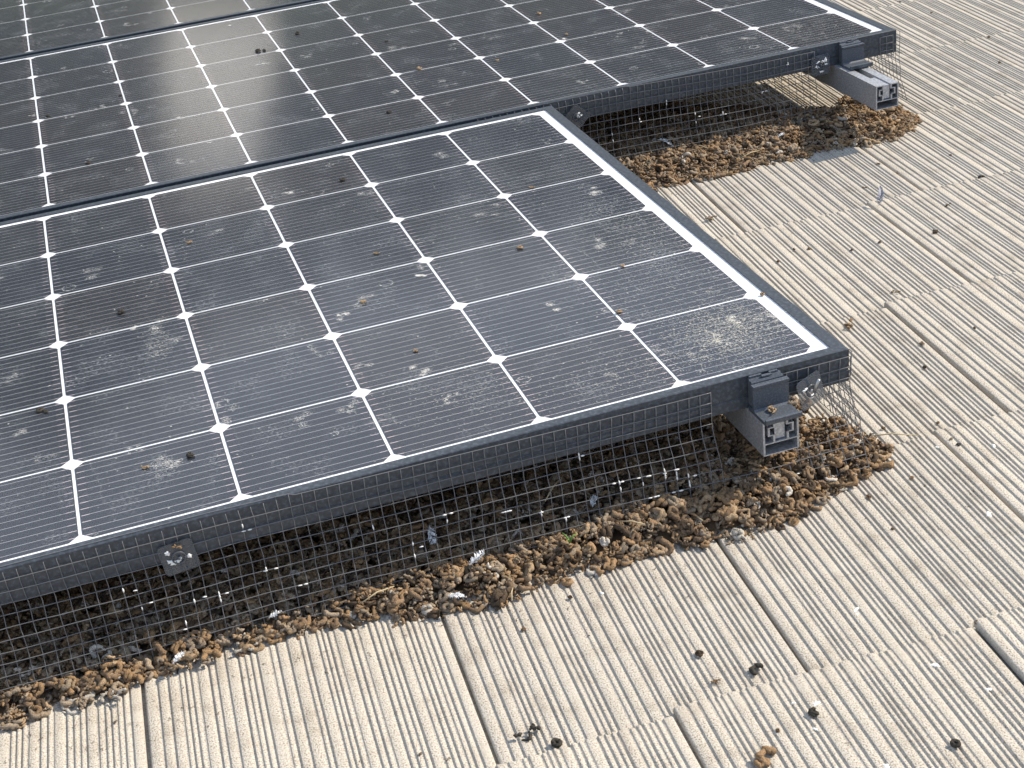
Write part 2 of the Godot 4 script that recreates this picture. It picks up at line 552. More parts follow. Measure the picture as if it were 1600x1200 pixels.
# put(s, t) gives the roof-frame point of wire crossing (s, t); keep(s, t) says whether the screen is still there
func screen(t: Node3D, base: Vector3, cols: int, rows: int, put: Callable, keep: Callable) -> void:
	var g := 0.0127
	for i in cols:
		var st := tool()
		st.set_smooth_group(0)
		var run := PackedVector3Array()
		var any := false
		for j2 in rows * 2 - 1:
			var j := j2 * 0.5
			if keep.call(i, j):
				run.append(put.call(i * g, j * g, 0.0))
			else:
				if run.size() > 1:
					wire_run(st, run, 0.00051)
					any = true
				run = PackedVector3Array()
		if run.size() > 1:
			wire_run(st, run, 0.00051)
			any = true
		if any:
			part("upright_wire", done(st), M.wire, t, off(base))
	for j in rows:
		var st := tool()
		st.set_smooth_group(0)
		var run := PackedVector3Array()
		var any := false
		for i2 in cols * 2 - 1:
			var i := i2 * 0.5
			if keep.call(i, float(j)):
				run.append(put.call(i * g, j * g, 1.0))
			else:
				if run.size() > 1:
					wire_run(st, run, 0.00051)
					any = true
				run = PackedVector3Array()
		if run.size() > 1:
			wire_run(st, run, 0.00051)
			any = true
		if any:
			part("level_wire", done(st), M.wire, t, off(base))

func splashes(t: Node3D, base: Vector3, spots: Array, put: Callable) -> void:
	# dried white spots on the wires
	var g := 0.0127
	for q: Array in spots:
		var st := tool()
		st.set_smooth_group(0)
		for k in int(q[2]):
			var along := rng.randf() < 0.5
			var s: float = q[0] * g + (rng.randf_range(-0.009, 0.009) if along else 0.0)
			var d: float = q[1] * g + (0.0 if along else rng.randf_range(-0.009, 0.009))
			var p: Vector3 = put.call(s, d, 1.0) + Vector3(0, 0, 0.0004)
			var e: Vector3 = put.call(s + (0.0042 if along else 0.0002), d + (0.0003 if along else 0.0046), 1.0) + Vector3(0, 0, 0.0004)
			tube(st, PackedVector3Array([p, p.lerp(e, 0.5), e]), PackedFloat32Array([0.0005, rng.randf_range(0.0007, 0.0011), 0.0005]), 6)
		part("white_spot", done(st), M.white, t, off(base))

func build_screens() -> void:
	var g := 0.0127
	# A: along the ridge-side edge of the set-in panel. s from the left, t down.
	var u0 := -0.80
	var putA := func(s: float, t: float, level: float) -> Vector3:
		var u := u0 + s
		var lift := clampf((0.62 - u) / 0.5, 0.0, 1.0)           # the top rises onto the frame lip along the panel
		var y := -0.0085 + 0.0095 * lift - t
		var v := 0.8120 + 0.0009 * level
		if y > -0.0006:
			v -= (y + 0.0006) * 1.0 + 0.009 * clampf((y + 0.002) / 0.006, 0.0, 1.0)
			y = 0.0009
		v += pow(maxf(0.0, -y - 0.045), 1.2) * (0.20 + 0.30 * clampf((u - 0.5) / 0.2, 0, 1))
		v += wobble.get_noise_2d(u * 3.0, t * 20.0) * 0.004 * clampf(t / 0.04, 0, 1)
		u += wobble.get_noise_2d(u * 2.0 + 40.0, t * 9.0) * 0.003 + maxf(0.0, -y - 0.08) * 0.12 * clampf((u - 0.6) / 0.2, 0, 1)
		y += wobble.get_noise_2d(u * 2.5 - 90.0, t * 6.0) * 0.003 * clampf(t / 0.02, 0, 1)
		return Vector3(u, y, v)
	var keepA := func(i: float, j: float) -> bool:
		var u := u0 + i * g
		if u > 0.662 and u < 0.742:
			return j >= 7.6
		if u >= 0.742 and u < 0.792:
			return j <= 2.1 or j >= 6.4
		return true
	var baseA := Vector3(0.0, -0.148, 0.83)
	var a := thing("wire_screen", "black square-mesh wire screen under the set-in panel, cut away round the rail end", "wire screen", baseA, "bird screens round the panels")
	screen(a, baseA, 129, 12, putA, keepA)
	splashes(a, baseA, [[65, 4.6, 2], [66, 6.0, 2], [72, 7.0, 5], [70, 6.8, 3], [76, 6.0, 3], [78, 8.0, 2], [88, 7.4, 3], [91, 5.0, 3], [96, 6.2, 4], [99, 7.0, 4], [101, 8.0, 3], [103, 3.0, 3], [106, 6.0, 5], [108, 6.0, 4], [110, 6.1, 6], [112, 7.0, 6], [111, 6.0, 5], [111, 8.0, 3], [109, 8.0, 4], [69, 9.0, 3], [75, 2.0, 3], [119, 9.0, 4], [121, 9.0, 4], [85, 5.0, 2]], putA)
	# B: its return down the right-hand side
	var putB := func(s: float, t: float, level: float) -> Vector3:
		var v := 0.812 - s
		var y := -0.004 - t
		var uu := 0.8262 + 0.0009 * level + pow(maxf(0.0, -y - 0.05), 1.25) * 0.55
		uu += wobble.get_noise_2d(v * 5.0 + 200.0, t * 18.0) * 0.007 * clampf(t / 0.05, 0, 1)
		return Vector3(uu, y + wobble.get_noise_2d(v * 3.0, t * 5.0 + 60.0) * 0.003, v)
	var baseB := Vector3(0.83, -0.148, 0.32)
	var b := thing("wire_screen", "black wire screen flaring out beside the set-in panel's bare side", "wire screen", baseB, "bird screens round the panels")
	screen(b, baseB, 76, 11, putB, func(i: float, j: float) -> bool: return j > 0.5 or i < 1.0)
	# C: along the stepped-out panel
	var u2 := 0.70
	var putC := func(s: float, t: float, level: float) -> Vector3:
		var u := u2 + s
		var lift := clampf((1.18 - u) / 0.28, 0.0, 1.0)
		var y := -0.0075 + 0.0090 * lift - t
		var v := -0.1925 + 0.0009 * level
		if y > -0.0006:
			v -= 0.008 * clampf((y + 0.002) / 0.004, 0.0, 1.0)
			y = 0.0009
		v += pow(maxf(0.0, -y - 0.05), 1.2) * 0.25
		v += wobble.get_noise_2d(u * 3.0 + 300.0, t * 20.0) * 0.004 * clampf(t / 0.04, 0, 1)
		u += wobble.get_noise_2d(u * 2.0 + 340.0, t * 9.0) * 0.003
		y += wobble.get_noise_2d(u * 2.5 + 390.0, t * 6.0) * 0.003 * clampf(t / 0.02, 0, 1)
		return Vector3(u, y, v)
	var keepC := func(i: float, j: float) -> bool:
		var u := u2 + i * g
		if u > 1.315 and u < 1.435:
			return j >= 8.0 and u < 1.335
		if u >= 1.435:
			return j <= 3.2
		return true
	var baseC := Vector3(1.08, -0.148, -0.18)
	var c := thing("wire_screen", "black wire screen under the stepped-out panel, open round its jutting rail", "wire screen", baseC, "bird screens round the panels")
	screen(c, baseC, 61, 12, putC, keepC)
	splashes(c, baseC, [[18, 6.0, 2], [22, 5.0, 2], [30, 5.6, 3], [34, 6.0, 4], [40, 4.0, 3], [26, 3.0, 2], [44, 1.0, 2]], putC)
	# D: return of the stepped-out panel
	var putD := func(s: float, t: float, level: float) -> Vector3:
		var v := -0.189 - s
		var y := -0.003 - t
		var uu := 1.4725 + 0.0009 * level + pow(maxf(0.0, -y - 0.07), 1.25) * 0.60
		uu += wobble.get_noise_2d(v * 5.0 + 500.0, t * 18.0) * 0.005 * clampf(t / 0.05, 0, 1)
		return Vector3(uu, y + wobble.get_noise_2d(v * 3.0 + 530.0, t * 5.0) * 0.002, v)
	var baseD := Vector3(1.475, -0.148, -0.66)
	var d := thing("wire_screen", "black wire screen along the outer side of the stepped-out panel", "wire screen", baseD, "bird screens round the panels")
	screen(d, baseD, 78, 11, putD, func(i: float, j: float) -> bool: return j > 0.5 or i < 1.0)

# ---------------------------------------------------------------- rails, clamps, clips
func rail_shape(z0: float, z1: float) -> ArrayMesh:
	# hollow extrusion with an open slot on top, 42 mm wide and 60 mm high, origin at the middle of its underside
	var st := flat(tool())
	var t := 0.0022
	var bars := [[-0.021, 0.0, -0.021 + t, 0.058], [0.021 - t, 0.0, 0.021, 0.058], [-0.021, 0.058, -0.0065, 0.0605], [0.0065, 0.058, 0.021, 0.0605],
		[-0.0087, 0.050, -0.0065, 0.058], [0.0065, 0.050, 0.0087, 0.058], [-0.013, 0.048, -0.0065, 0.050], [0.0065, 0.048, 0.013, 0.050],
		[-0.0152, 0.034, -0.013, 0.050], [0.013, 0.034, 0.0152, 0.050], [-0.013, 0.034, -0.007, 0.036], [0.007, 0.034, 0.013, 0.036],
		[-0.0092, 0.022, -0.007, 0.036], [0.007, 0.022, 0.0092, 0.036], [-0.021 + t, 0.020, 0.021 - t, 0.022], [-0.021 + t, 0.0, 0.021 - t, 0.002]]
	for q: Array in bars:
		box(st, Vector3(q[0], q[1], z0), Vector3(q[2], q[3], z1))
	return done(st)

func build_rail(label: String, u: float, near: float, far: float, tall: float) -> void:
	var base := Vector3(u, -0.0405 - 0.0605 * tall, near)
	var t := thing("mounting_rail", label, "rail", base, "rails under the panels")
	var body := part("rail_body", rail_shape(far - near, 0.0), M.alu, t, Transform3D(Basis().scaled(Vector3(1, tall, 1)), Vector3.ZERO))
	var plug := flat(tool())
	box(plug, Vector3(-0.0060, 0.024, -0.05), Vector3(0.0060, 0.0575, -0.0035))
	part("slot_insert", done(plug), M.alu, body)
	# roof hooks carry the rail: a foot on the tiles and a bent arm
	for k in 3:
		var z := -0.62 - k * 0.30
		if near + z < far + 0.05:
			continue
		var st := flat(tool())
		var foot := -0.148 - base.y
		box(st, Vector3(-0.030, foot, z - 0.018), Vector3(-0.0215, 0.030, z + 0.018))
		box(st, Vector3(-0.0212, foot, z - 0.018), Vector3(0.030, foot + 0.006, z + 0.018))
		part("roof_hook", done(st), M.steel, t)

func build_clamp(label: String, u: float, v: float) -> void:
	# v: outer face of the panel frame; end clamp standing on the rail
	var base := Vector3(u, -0.0402, v)
	var t := thing("end_clamp", label, "clamp", base, "end clamps on the rails")
	var w := 0.021
	var st := flat(tool())
	# folded body seen from the side: foot on the rail, upright plate, hooked top
	var body := PackedVector2Array([Vector2(0.004, 0.0), Vector2(0.044, 0.0), Vector2(0.0465, 0.0020), Vector2(0.0475, 0.0075), Vector2(0.0445, 0.0080), Vector2(0.0430, 0.0042), Vector2(0.0190, 0.0038), Vector2(0.0170, 0.0058), Vector2(0.0160, 0.0295), Vector2(0.0185, 0.0315), Vector2(0.0185, 0.0340), Vector2(0.0115, 0.0340), Vector2(0.0115, 0.0318), Vector2(0.0130, 0.0300), Vector2(0.0130, 0.0050), Vector2(0.0040, 0.0050)])
	extrude(st, body, func(p: Vector2, x: float) -> Vector3: return Vector3(x, p.y, p.x), -w, w)
	part("clamp_body", done(st), M.clamp, t)
	st = flat(tool())
	var jaw := PackedVector2Array([Vector2(0.0012, 0.0055), Vector2(0.0110, 0.0055), Vector2(0.0110, 0.0350), Vector2(0.0095, 0.0372), Vector2(0.0060, 0.0352), Vector2(0.0045, 0.0372), Vector2(0.0012, 0.0372)])
	extrude(st, jaw, func(p: Vector2, x: float) -> Vector3: return Vector3(x, p.y, p.x), -w + 0.0015, w - 0.0035)
	var jaw_part := part("clamp_jaw", done(st), M.clamp, t)
	st = flat(tool())
	for k in 2:
		box(st, Vector3(-0.0185 + k * 0.023, 0.0373, 0.0015), Vector3(-0.0045 + k * 0.019, 0.0395, 0.0042))
	box(st, Vector3(-0.0055, 0.0373, 0.0046), Vector3(0.006, 0.0388, 0.0080))
	part("jaw_ridge", done(st), M.clamp, jaw_part)

func rounded_plate(s: float, r: float, th: float) -> ArrayMesh:
	var poly := PackedVector2Array()
	for q in 4:
		var cx := (s - r) * (1 if q in [0, 3] else -1)
		var cy := (s - r) * (1 if q in [0, 1] else -1)
		for k in 5:
			var a := q * PI / 2 + k * PI / 8
			poly.append(Vector2(cx + cos(a) * r, cy + sin(a) * r))
	var st := flat(tool())
	extrude(st, poly, func(p: Vector2, z: float) -> Vector3: return Vector3(p.x, p.y, z), 0.0, th)
	return done(st)

func build_clip(label: String, at: Vector3, b: Basis, dirty: int, tail: bool) -> void:
	var t := thing("screen_clip", label, "clip", at, "plastic clips holding the screens")
	t.transform = roof_frame * Transform3D(b, at)
	var plate := part("plate", rounded_plate(0.0175, 0.0042, 0.0012), M.plastic, t)
	var st := tool()
	st.set_smooth_group(0)
	var pts := PackedVector3Array()
	var rr := PackedFloat32Array()
	for k in 17:
		var a := TAU * k / 16
		pts.append(Vector3(cos(a) * 0.0065, sin(a) * 0.0065, 0.0018))
		rr.append(0.0011)
	tube(st, pts, rr, 5)
	part("retaining_ring", done(st), M.plastic_solid, plate)
	st = tool()
	st.set_smooth_group(0)
	tube(st, PackedVector3Array([Vector3(0, 0, -0.006), Vector3(0, 0, 0.004)]), PackedFloat32Array([0.0016, 0.0016]), 6)
	if tail:
		tube(st, PackedVector3Array([Vector3(0.0005, -0.001, 0.004), Vector3(0.003, 0.007, 0.008), Vector3(0.0055, 0.014, 0.0125)]), PackedFloat32Array([0.0016, 0.0018, 0.0017]), 6)
	part("stud", done(st), M.steel if tail else M.plastic_solid, t)
	for k in dirty:
		part("dried_splash", blob_mesh(900 + k + int(at.x * 50), 0.0042, 0.0009), M.white, plate, Transform3D(Basis(Vector3.RIGHT, PI / 2) , Vector3(rng.randf_range(-0.010, 0.010), rng.randf_range(-0.012, 0.009), 0.0014)))

func blob_mesh(seed_: int, size: float, height: float) -> ArrayMesh:
	# flat uneven crust with lobes
	var r := RandomNumberGenerator.new()
	r.seed = seed_
	var n := 22
	var ph := [r.randf() * TAU, r.randf() * TAU, r.randf() * TAU]
	var stretch := r.randf_range(0.6, 1.0)
	var rim := PackedVector3Array()
	for k in n:
		var a := TAU * k / n
		var rad := size * (0.72 + 0.26 * sin(2 * a + ph[0]) + 0.18 * sin(5 * a + ph[1]) + 0.12 * sin(9 * a + ph[2]) + r.randf_range(-0.1, 0.1))
		rim.append(Vector3(cos(a) * rad, 0, sin(a) * rad * stretch))
	var st := tool()
	st.set_smooth_group(0)
	for k in n:
		var a := rim[k]
		var b := rim[(k + 1) % n]
		var ai := a * 0.72 + Vector3(0, height, 0)
		var bi := b * 0.72 + Vector3(0, height, 0)
		quad(st, a, ai, bi, b)
		st.add_vertex(ai)
		st.add_vertex(Vector3(0, height * 1.3, 0))
		st.add_vertex(bi)
	return done(st)

# ---------------------------------------------------------------- droppings
func coil(seed_: int, turns: float, ring_r: float, thick: float, rise: float, messy: float) -> ArrayMesh:
	var r := RandomNumberGenerator.new()
	r.seed = seed_
	var n := FastNoiseLite.new()
	n.seed = seed_
	n.frequency = 1.0
	var pts := PackedVector3Array()
	var rr := PackedFloat32Array()
	var steps := int(12 * turns) + 8
	var squash := r.randf_range(0.65, 1.0)
	for k in steps + 1:
		var f := float(k) / steps
		var a := f * TAU * turns
		var rad := ring_r * (1.0 - 0.45 * f * minf(1.0, turns - 0.6)) * (1 + 0.25 * n.get_noise_1d(f * 3.0))
		var p := Vector3(cos(a) * rad, thick + rise * f, sin(a) * rad * squash)
		p += Vector3(n.get_noise_2d(f * 4, 11), n.get_noise_2d(f * 4, 22) * 0.6, n.get_noise_2d(f * 4, 33)) * messy
		p.y = maxf(p.y, thick * 0.8)
		pts.append(p)
		var taper := minf(1.0, minf(f, 1 - f) * 9.0 + 0.35)
		rr.append(thick * taper * (1 + 0.42 * n.get_noise_1d(f * 26.0 * turns + 50.0)))
	var st := tool()
	st.set_smooth_group(0)
	tube(st, pts, rr, 7)
	return done(st)

func lump(seed_: int, size: float, strands: int) -> ArrayMesh:
	# a clot of short crumbling strands
	var r := RandomNumberGenerator.new()
	r.seed = seed_
	var st := tool()
	st.set_smooth_group(0)
	for s in strands:
		var c := Vector3(r.randfn(0, size * 0.33), size * r.randf_range(0.18, 0.62), r.randfn(0, size * 0.33))
		var a := r.randf() * TAU
		var bend := r.randf_range(1.0, 4.6)
		var len_ := size * r.randf_range(0.6, 1.3)
		var pts := PackedVector3Array()
		var rr := PackedFloat32Array()
		var p := c
		for k in 8:
			pts.append(p)
			rr.append(size * (0.165 + 0.06 * sin(k * 2.1 + s)) * minf(1.0, minf(k, 7 - k) * 0.4 + 0.4) * r.randf_range(0.8, 1.15))
			a += bend / 7.0
			p += Vector3(cos(a), r.randf_range(-0.35, 0.35), sin(a)) * len_ / 7.0
			p.y = maxf(p.y, size * 0.10)
		tube(st, pts, rr, 6)
	return done(st)

func make_drop_shapes() -> void:
	drop_shapes = [
		coil(1, 1.05, 0.0052, 0.0022, 0.001, 0.003), coil(2, 1.5, 0.0054, 0.0022, 0.0045, 0.004), lump(3, 0.0088, 4), lump(4, 0.0078, 3), coil(5, 1.25, 0.0046, 0.0024, 0.003, 0.004),
		coil(6, 0.7, 0.0060, 0.0023, 0.002, 0.004), lump(7, 0.0086, 6), lump(8, 0.0094, 5), coil(9, 0.62, 0.0062, 0.0026, 0.002, 0.003), lump(10, 0.0074, 4), coil(11, 0.95, 0.0076, 0.0024, 0.002, 0.004), coil(12, 1.8, 0.0048, 0.0022, 0.005, 0.004), lump(13, 0.0072, 9)]

func heap_edge(table: Array, u: float) -> float:
	for k in range(0, table.size() - 2, 2):
		if u <= table[k + 2]:
			var f := clampf((u - table[k]) / (table[k + 2] - table[k]), 0, 1)
			return lerpf(table[k + 1], table[k + 3], f)
	return table[table.size() - 1]

func heap_colour(r: RandomNumberGenerator) -> Color:
	var pick := r.randf()
	var c := Color(0.30, 0.225, 0.158)
	if pick < 0.26:
		c = Color(0.39, 0.275, 0.17)
	elif pick < 0.38:
		c = Color(0.12, 0.095, 0.073)
	elif pick < 0.62:
		c = Color(0.39, 0.335, 0.27)
	elif pick < 0.76:
		c = Color(0.48, 0.375, 0.26)
	elif pick < 0.785:
		c = Color(0.72, 0.71, 0.68)
	var f := r.randf_range(0.75, 1.2)
	return Color(c.r * f, c.g * f, c.b * f)

# height(u, v): heap surface above the tiles, or < 0 outside
func build_heap(label: String, base: Vector3, lo: Vector2, hi: Vector2, height: Callable, count: int, seed_: int, picked: Callable, picked_most: int, picked_label: String, picked_group: String) -> void:
	var r := RandomNumberGenerator.new()
	r.seed = seed_
	var t := thing("dropping_heap", label, "droppings", base)
	t.set_meta("kind", "stuff")
	# packed core of the heap
	var st := tool()
	st.set_smooth_group(0)
	var step := 0.008
	var nu := int((hi.x - lo.x) / step)
	var nv := int((hi.y - lo.y) / step)
	var n := FastNoiseLite.new()
	n.seed = seed_
	n.frequency = 60.0
	var grid := {}
	for i in nu + 1:
		for j in nv + 1:
			var u := lo.x + i * step
			var v := lo.y + j * step
			var h: float = height.call(u, v)
			grid[Vector2i(i, j)] = Vector3(u, TILE_Y - 0.014 + minf(h, 0.06) * 0.86 + n.get_noise_2d(u, v) * 0.006, v) if h > 0.003 else null
	for i in nu:
		for j in nv:
			var q := [grid[Vector2i(i, j + 1)], grid[Vector2i(i, j)], grid[Vector2i(i + 1, j)], grid[Vector2i(i + 1, j + 1)]]
			if q.all(func(p) -> bool: return p != null):
				quad(st, q[0], q[1], q[2], q[3])
	var core := part("packed_core", done(st), M.brown, t, off(base))
	core.set_meta("kind", "stuff")
	var lists: Array = []
	for k in drop_shapes.size():
		lists.append([])
	var singles := 0
	var mats := ["ochre", "brown", "brown", "greyish", "ochre", "dark", "tan"]
	for i in count:
		var u := r.randf_range(lo.x, hi.x)
		var v := r.randf_range(lo.y, hi.y)
		var h: float = height.call(u, v)
		if h <= 0.0:
			continue
		var k := r.randi() % drop_shapes.size()
		var s := r.randf_range(0.6, 1.25)
		var tilt := 0.35 if h < 0.006 else 1.0
		var b := (Basis(Vector3.UP, r.randf() * TAU) * Basis(Vector3.RIGHT, r.randfn(0, 0.55) * tilt) * Basis(Vector3.BACK, r.randfn(0, 0.45) * tilt)).scaled(Vector3.ONE * s)
		var at := Vector3(u, TILE_Y + 0.001 + maxf(0.0, h - 0.007) + r.randf_range(-0.004, 0.004) * minf(1.0, h / 0.012), v)
		if singles < picked_most and picked.call(u, v) and r.randf() < 0.5:
			singles += 1
			if r.randf() < 0.6:
				k = [0, 1, 4, 8, 10, 11][r.randi() % 6]
				b = b.scaled(Vector3.ONE * 1.12)
			single("dropping", drop_shapes[k], M[mats[r.randi() % mats.size()]], Transform3D(b, at + Vector3(0, 0.0015, 0)), picked_label, "dropping", picked_group)
		else:
			lists[k].append([Transform3D(b, at - base), heap_colour(r)])
	for k in lists.size():
		var mm := MultiMesh.new()
		mm.transform_format = MultiMesh.TRANSFORM_3D
		mm.use_colors = true
		mm.mesh = drop_shapes[k]
		mm.instance_count = lists[k].size()
		for i in lists[k].size():
			mm.set_instance_transform(i, lists[k][i][0])
			mm.set_instance_color(i, lists[k][i][1])
		var o := MultiMeshInstance3D.new()
		o.name = "loose_droppings"
		o.multimesh = mm
		o.material_override = M.heap
		o.set_meta("kind", "stuff")
		t.add_child(o, true)

func build_droppings() -> void:
	make_drop_shapes()
	var hn := FastNoiseLite.new()
	hn.seed = 77
	hn.frequency = 14.0
	var edge1 := [-1.0, 0.85, -0.056, 0.851, 0.07, 0.842, 0.20, 0.838, 0.26, 0.850, 0.33, 0.876, 0.47, 0.874, 0.54, 0.872, 0.69, 0.884, 0.775, 0.862, 0.845, 0.846, 0.875, 0.805]
	var h1 := func(u: float, v: float) -> float:
		var e := heap_edge(edge1, u) + hn.get_noise_2d(u * 1.6, 5.0) * 0.018 + hn.get_noise_2d(u * 6.0, 25.0) * 0.008
		var x := e - v
		if x < 0 or u > 0.878:
			return -1.0
		var side := clampf((0.878 + hn.get_noise_2d(9.0, v) * 0.02 - u) / 0.05, 0.0, 1.0)
		var hh := 0.007 + lerpf(0.014, 0.024, smoothstep(0.40, 0.7, u)) * smoothstep(0.0, 0.035, x) + 0.008 * hn.get_noise_2d(u, v)
		hh *= 1.0 - smoothstep(0.10, 0.32, x) * 0.6
		# bare tiles beside the rail near the panel's open side
		if u > 0.735 and v < 0.775 - 0.10 * hn.get_noise_2d(u, v * 0.5) - (0.87 - u) * 0.75:
			return -1.0
		return hh * (0.35 + 0.65 * side)
	build_heap("long brown heap of bird droppings spilling from under the set-in panel", Vector3(0.0, TILE_Y, 0.70), Vector2(-0.84, 0.42), Vector2(0.88, 0.90), h1, 24000, 301,
		func(u: float, v: float) -> bool: return u > -0.11 and v > 0.80, 165, "small curled brown bird dropping along the heap before the set-in panel", "droppings on the set-in panel's heap")
	var edge2 := [0.70, -0.10, 0.98, -0.088, 1.02, -0.080, 1.16, -0.076, 1.285, -0.086, 1.38, -0.066, 1.44, -0.090, 1.475, -0.125]
	var h2 := func(u: float, v: float) -> float:
		var e := heap_edge(edge2, u) + hn.get_noise_2d(u * 1.7 + 30.0, 8.0) * 0.016
		var x := e - v
		if x < 0 or u > 1.478:
			return -1.0
		var side := clampf((1.478 - u) / 0.05, 0.0, 1.0)
		var back := lerpf(0.40, 0.20, smoothstep(1.10, 1.38, u)) + hn.get_noise_2d(u * 1.4, 60.0) * 0.05
		if x > back:
			return -1.0
		var hh := 0.006 + 0.020 * smoothstep(0.0, 0.07, x) + 0.009 * hn.get_noise_2d(u + 4.0, v)
		hh *= 1.0 - smoothstep(back * 0.55, back, x) * 0.8
		return hh * (0.35 + 0.65 * side)
	build_heap("tan heap of bird droppings under the stepped-out panel round the jutting rail", Vector3(1.1, TILE_Y, -0.2), Vector2(0.72, -0.52), Vector2(1.48, -0.05), h2, 11000, 302,
		func(u: float, v: float) -> bool: return u > 0.98 and v > -0.17, 75, "small crumbly tan bird dropping on the heap round the jutting rail", "droppings on the jutting rail's heap")

	# loose ones, each where it lies
	var on_roof := {
		"brown": [0.986, 0.073, 0.554, 1.172, 0.454, 0.904, -0.009, 0.894, 0.253, 1.059, 0.275, 1.076, 0.802, 0.943, 0.808, 0.881, 0.899, 0.754, 1.095, 0.443, 1.158, 0.294, 1.309, 0.230, 1.242, 0.303, 1.314, 0.015, 1.431, 0.043, 0.537, 1.040, 0.394, 0.932, 0.534, 1.083, 0.789, 1.118, 0.801, 1.124, 1.040, 0.251, 1.061, 0.260, 1.002, 0.276, 1.015, 0.653, 1.043, 0.600, 1.123, 0.595, 1.830, -0.797, 1.831, -0.459, 1.763, -0.318, 1.321, 0.064, 1.247, 0.088, 0.948, 0.820, 1.842, -0.688, 1.560, -0.599, 1.110, 0.296, 0.96, 0.772],
		"slate": [0.577, 1.085, 0.592, 1.166, 0.682, 1.250, 0.355, 1.076, 0.369, 1.099, 1.419, 0.155, 0.949, 0.834],
		"ochre": [0.868, 0.869, 0.986, 0.514, 0.881, 0.767, 0.531, 1.200, 0.522, 1.203]}
	var words := {"brown": ["brown", "lying loose on the bare tile ribs"], "slate": ["dark grey", "lying loose on the cream tiles"], "ochre": ["orange-brown", "lying loose on the cream tiles"]}
	var big := {"0.355": 1.2, "0.369": 0.9, "0.577": 0.85, "0.592": 0.75, "0.682": 0.8, "0.531": 1.2, "0.522": 1.1, "0.986": 1.1, "1.419": 1.2}
	for tone: String in on_roof:
		var list: Array = on_roof[tone]
		for k in range(0, list.size(), 2):
			var mat: String = tone
			if tone == "brown":
				mat = ["brown", "brown", "greyish", "dark"][rng.randi() % 4]
			var s: float = big.get("%.3f" % list[k], rng.randf_range(0.3, 0.68))
			var b := (Basis(Vector3.UP, rng.randf() * TAU) * Basis(Vector3.RIGHT, rng.randfn(0, 0.15))).scaled(Vector3.ONE * s)
			single("dropping", drop_shapes[[0, 1, 4, 8, 11, 6, 12, 12][rng.randi() % 8]], M[mat], Transform3D(b, Vector3(list[k], tile_height(list[k + 1], list[k]), list[k + 1])), "small %s bird dropping %s" % words[tone], "dropping", "loose droppings on the tiles")
	var on_glass := {
		"tan": [0.689, -0.529, 0.990, -0.736, 0.985, -0.560, 0.826, -0.487, 0.678, 0.154, 0.194, 0.075, 0.422, 0.263, 0.692, 0.477, 0.596, 0.353, 0.640, 0.598, 0.803, 0.641, 0.074, 0.684, 0.398, 0.570, 0.373, 0.405],
		"slate": [0.444, -0.866, 0.456, -0.862, 0.538, -0.939, 0.681, -0.753, 0.580, -0.316, 0.081, -0.377, 0.163, -0.740, 0.027, -0.700, 0.083, 0.266, -0.028, 0.491, -0.022, 0.497, 0.121, 0.683, 0.440, -0.040]}
	for tone: String in on_glass:
		var list: Array = on_glass[tone]
		for k in range(0, list.size(), 2):
			var s := rng.randf_range(0.5, 0.8)
			var b := (Basis(Vector3.UP, rng.randf() * TAU)).scaled(Vector3(s, s * 0.8, s))
			single("dropping", drop_shapes[[0, 1, 4, 11, 12][rng.randi() % 5]], M[tone], Transform3D(b, Vector3(list[k], -0.0009, list[k + 1])), "small %s bird dropping dried onto a solar panel's glass" % ("tan" if tone == "tan" else "dark"), "dropping", "droppings on the panel glass")
	# two caught on the clamp foot and on a clip
	single("dropping", drop_shapes[12], M.tan, Transform3D(Basis(Vector3.UP, 0.6).scaled(Vector3.ONE * 0.9), Vector3(0.718, -0.0364, 0.836)), "yellow-brown dropping caught on the foot of the end clamp", "dropping")
	single("dropping", drop_shapes[1], M.greyish, Transform3D(Basis(Vector3.UP, 2.0), Vector3(0.7470, -0.0402, 0.826)), "pale ring-shaped dropping wedged between clamp and plastic clip", "dropping")
	single("dropping", drop_shapes[6], M.ochre, Transform3D(Basis(Vector3.UP, 1.0).scaled(Vector3.ONE * 0.62), Vector3(0.0862, -0.0235, 0.8165)), "golden crumb of dropping stuck to the top of a plastic clip", "dropping")
	# white crusts on tiles
	var white := [0.703, 1.043, 0.585, 1.183, 0.748, 1.201, 0.618, 1.248, 0.807, 1.158, 0.733, 1.147, 0.926, 0.827, 0.982, 0.852, 0.869, 0.623, 1.599, -0.194, 0.904, 0.962, 0.583, 1.145, 0.723, 1.153, 0.601, 1.154, 0.486, 0.910, 0.795, 1.150, 0.700, 1.05]
	for k in range(0, white.size(), 2):
		single("white_crust", blob_mesh(500 + k, rng.randf_range(0.0022, 0.0058), 0.0009), M.white, Transform3D(Basis(Vector3.RIGHT, 0.0245) * Basis(Vector3.UP, rng.randf() * TAU), Vector3(white[k], tile_height(white[k + 1], white[k]) - 0.0004, white[k + 1])), "small white dried splash on the cream roof tiles", "splash", "white splashes on the tiles")
	# crumbs scattered on the tiles
	var gm := MultiMesh.new()
	gm.transform_format = MultiMesh.TRANSFORM_3D
	gm.use_colors = true
	gm.mesh = drop_shapes[9]
	gm.instance_count = 760
	for i in 760:
		var u := rng.randf_range(-0.3, 2.4)
		var v := rng.randf_range(-1.0, 1.5)
		if i < 330:
			# thicker close to the heaps
			u = rng.randf_range(-0.15, 0.93)
			v = 0.87 + absf(rng.randfn(0, 0.035))
			if i > 210:
				u = rng.randf_range(0.95, 1.52)
				v = -0.075 + absf(rng.randfn(0, 0.035))
		var s := rng.randf_range(0.07, 0.26)
		var dark := rng.randf_range(0.04, 0.25)
		gm.set_instance_transform(i, Transform3D(Basis(Vector3.UP, rng.randf() * TAU).scaled(Vector3.ONE * s), Vector3(u, tile_height(v, u) - 0.0005, v)))
		gm.set_instance_color(i, Color(dark, dark * 0.78, dark * 0.58))
	var grit := MultiMeshInstance3D.new()
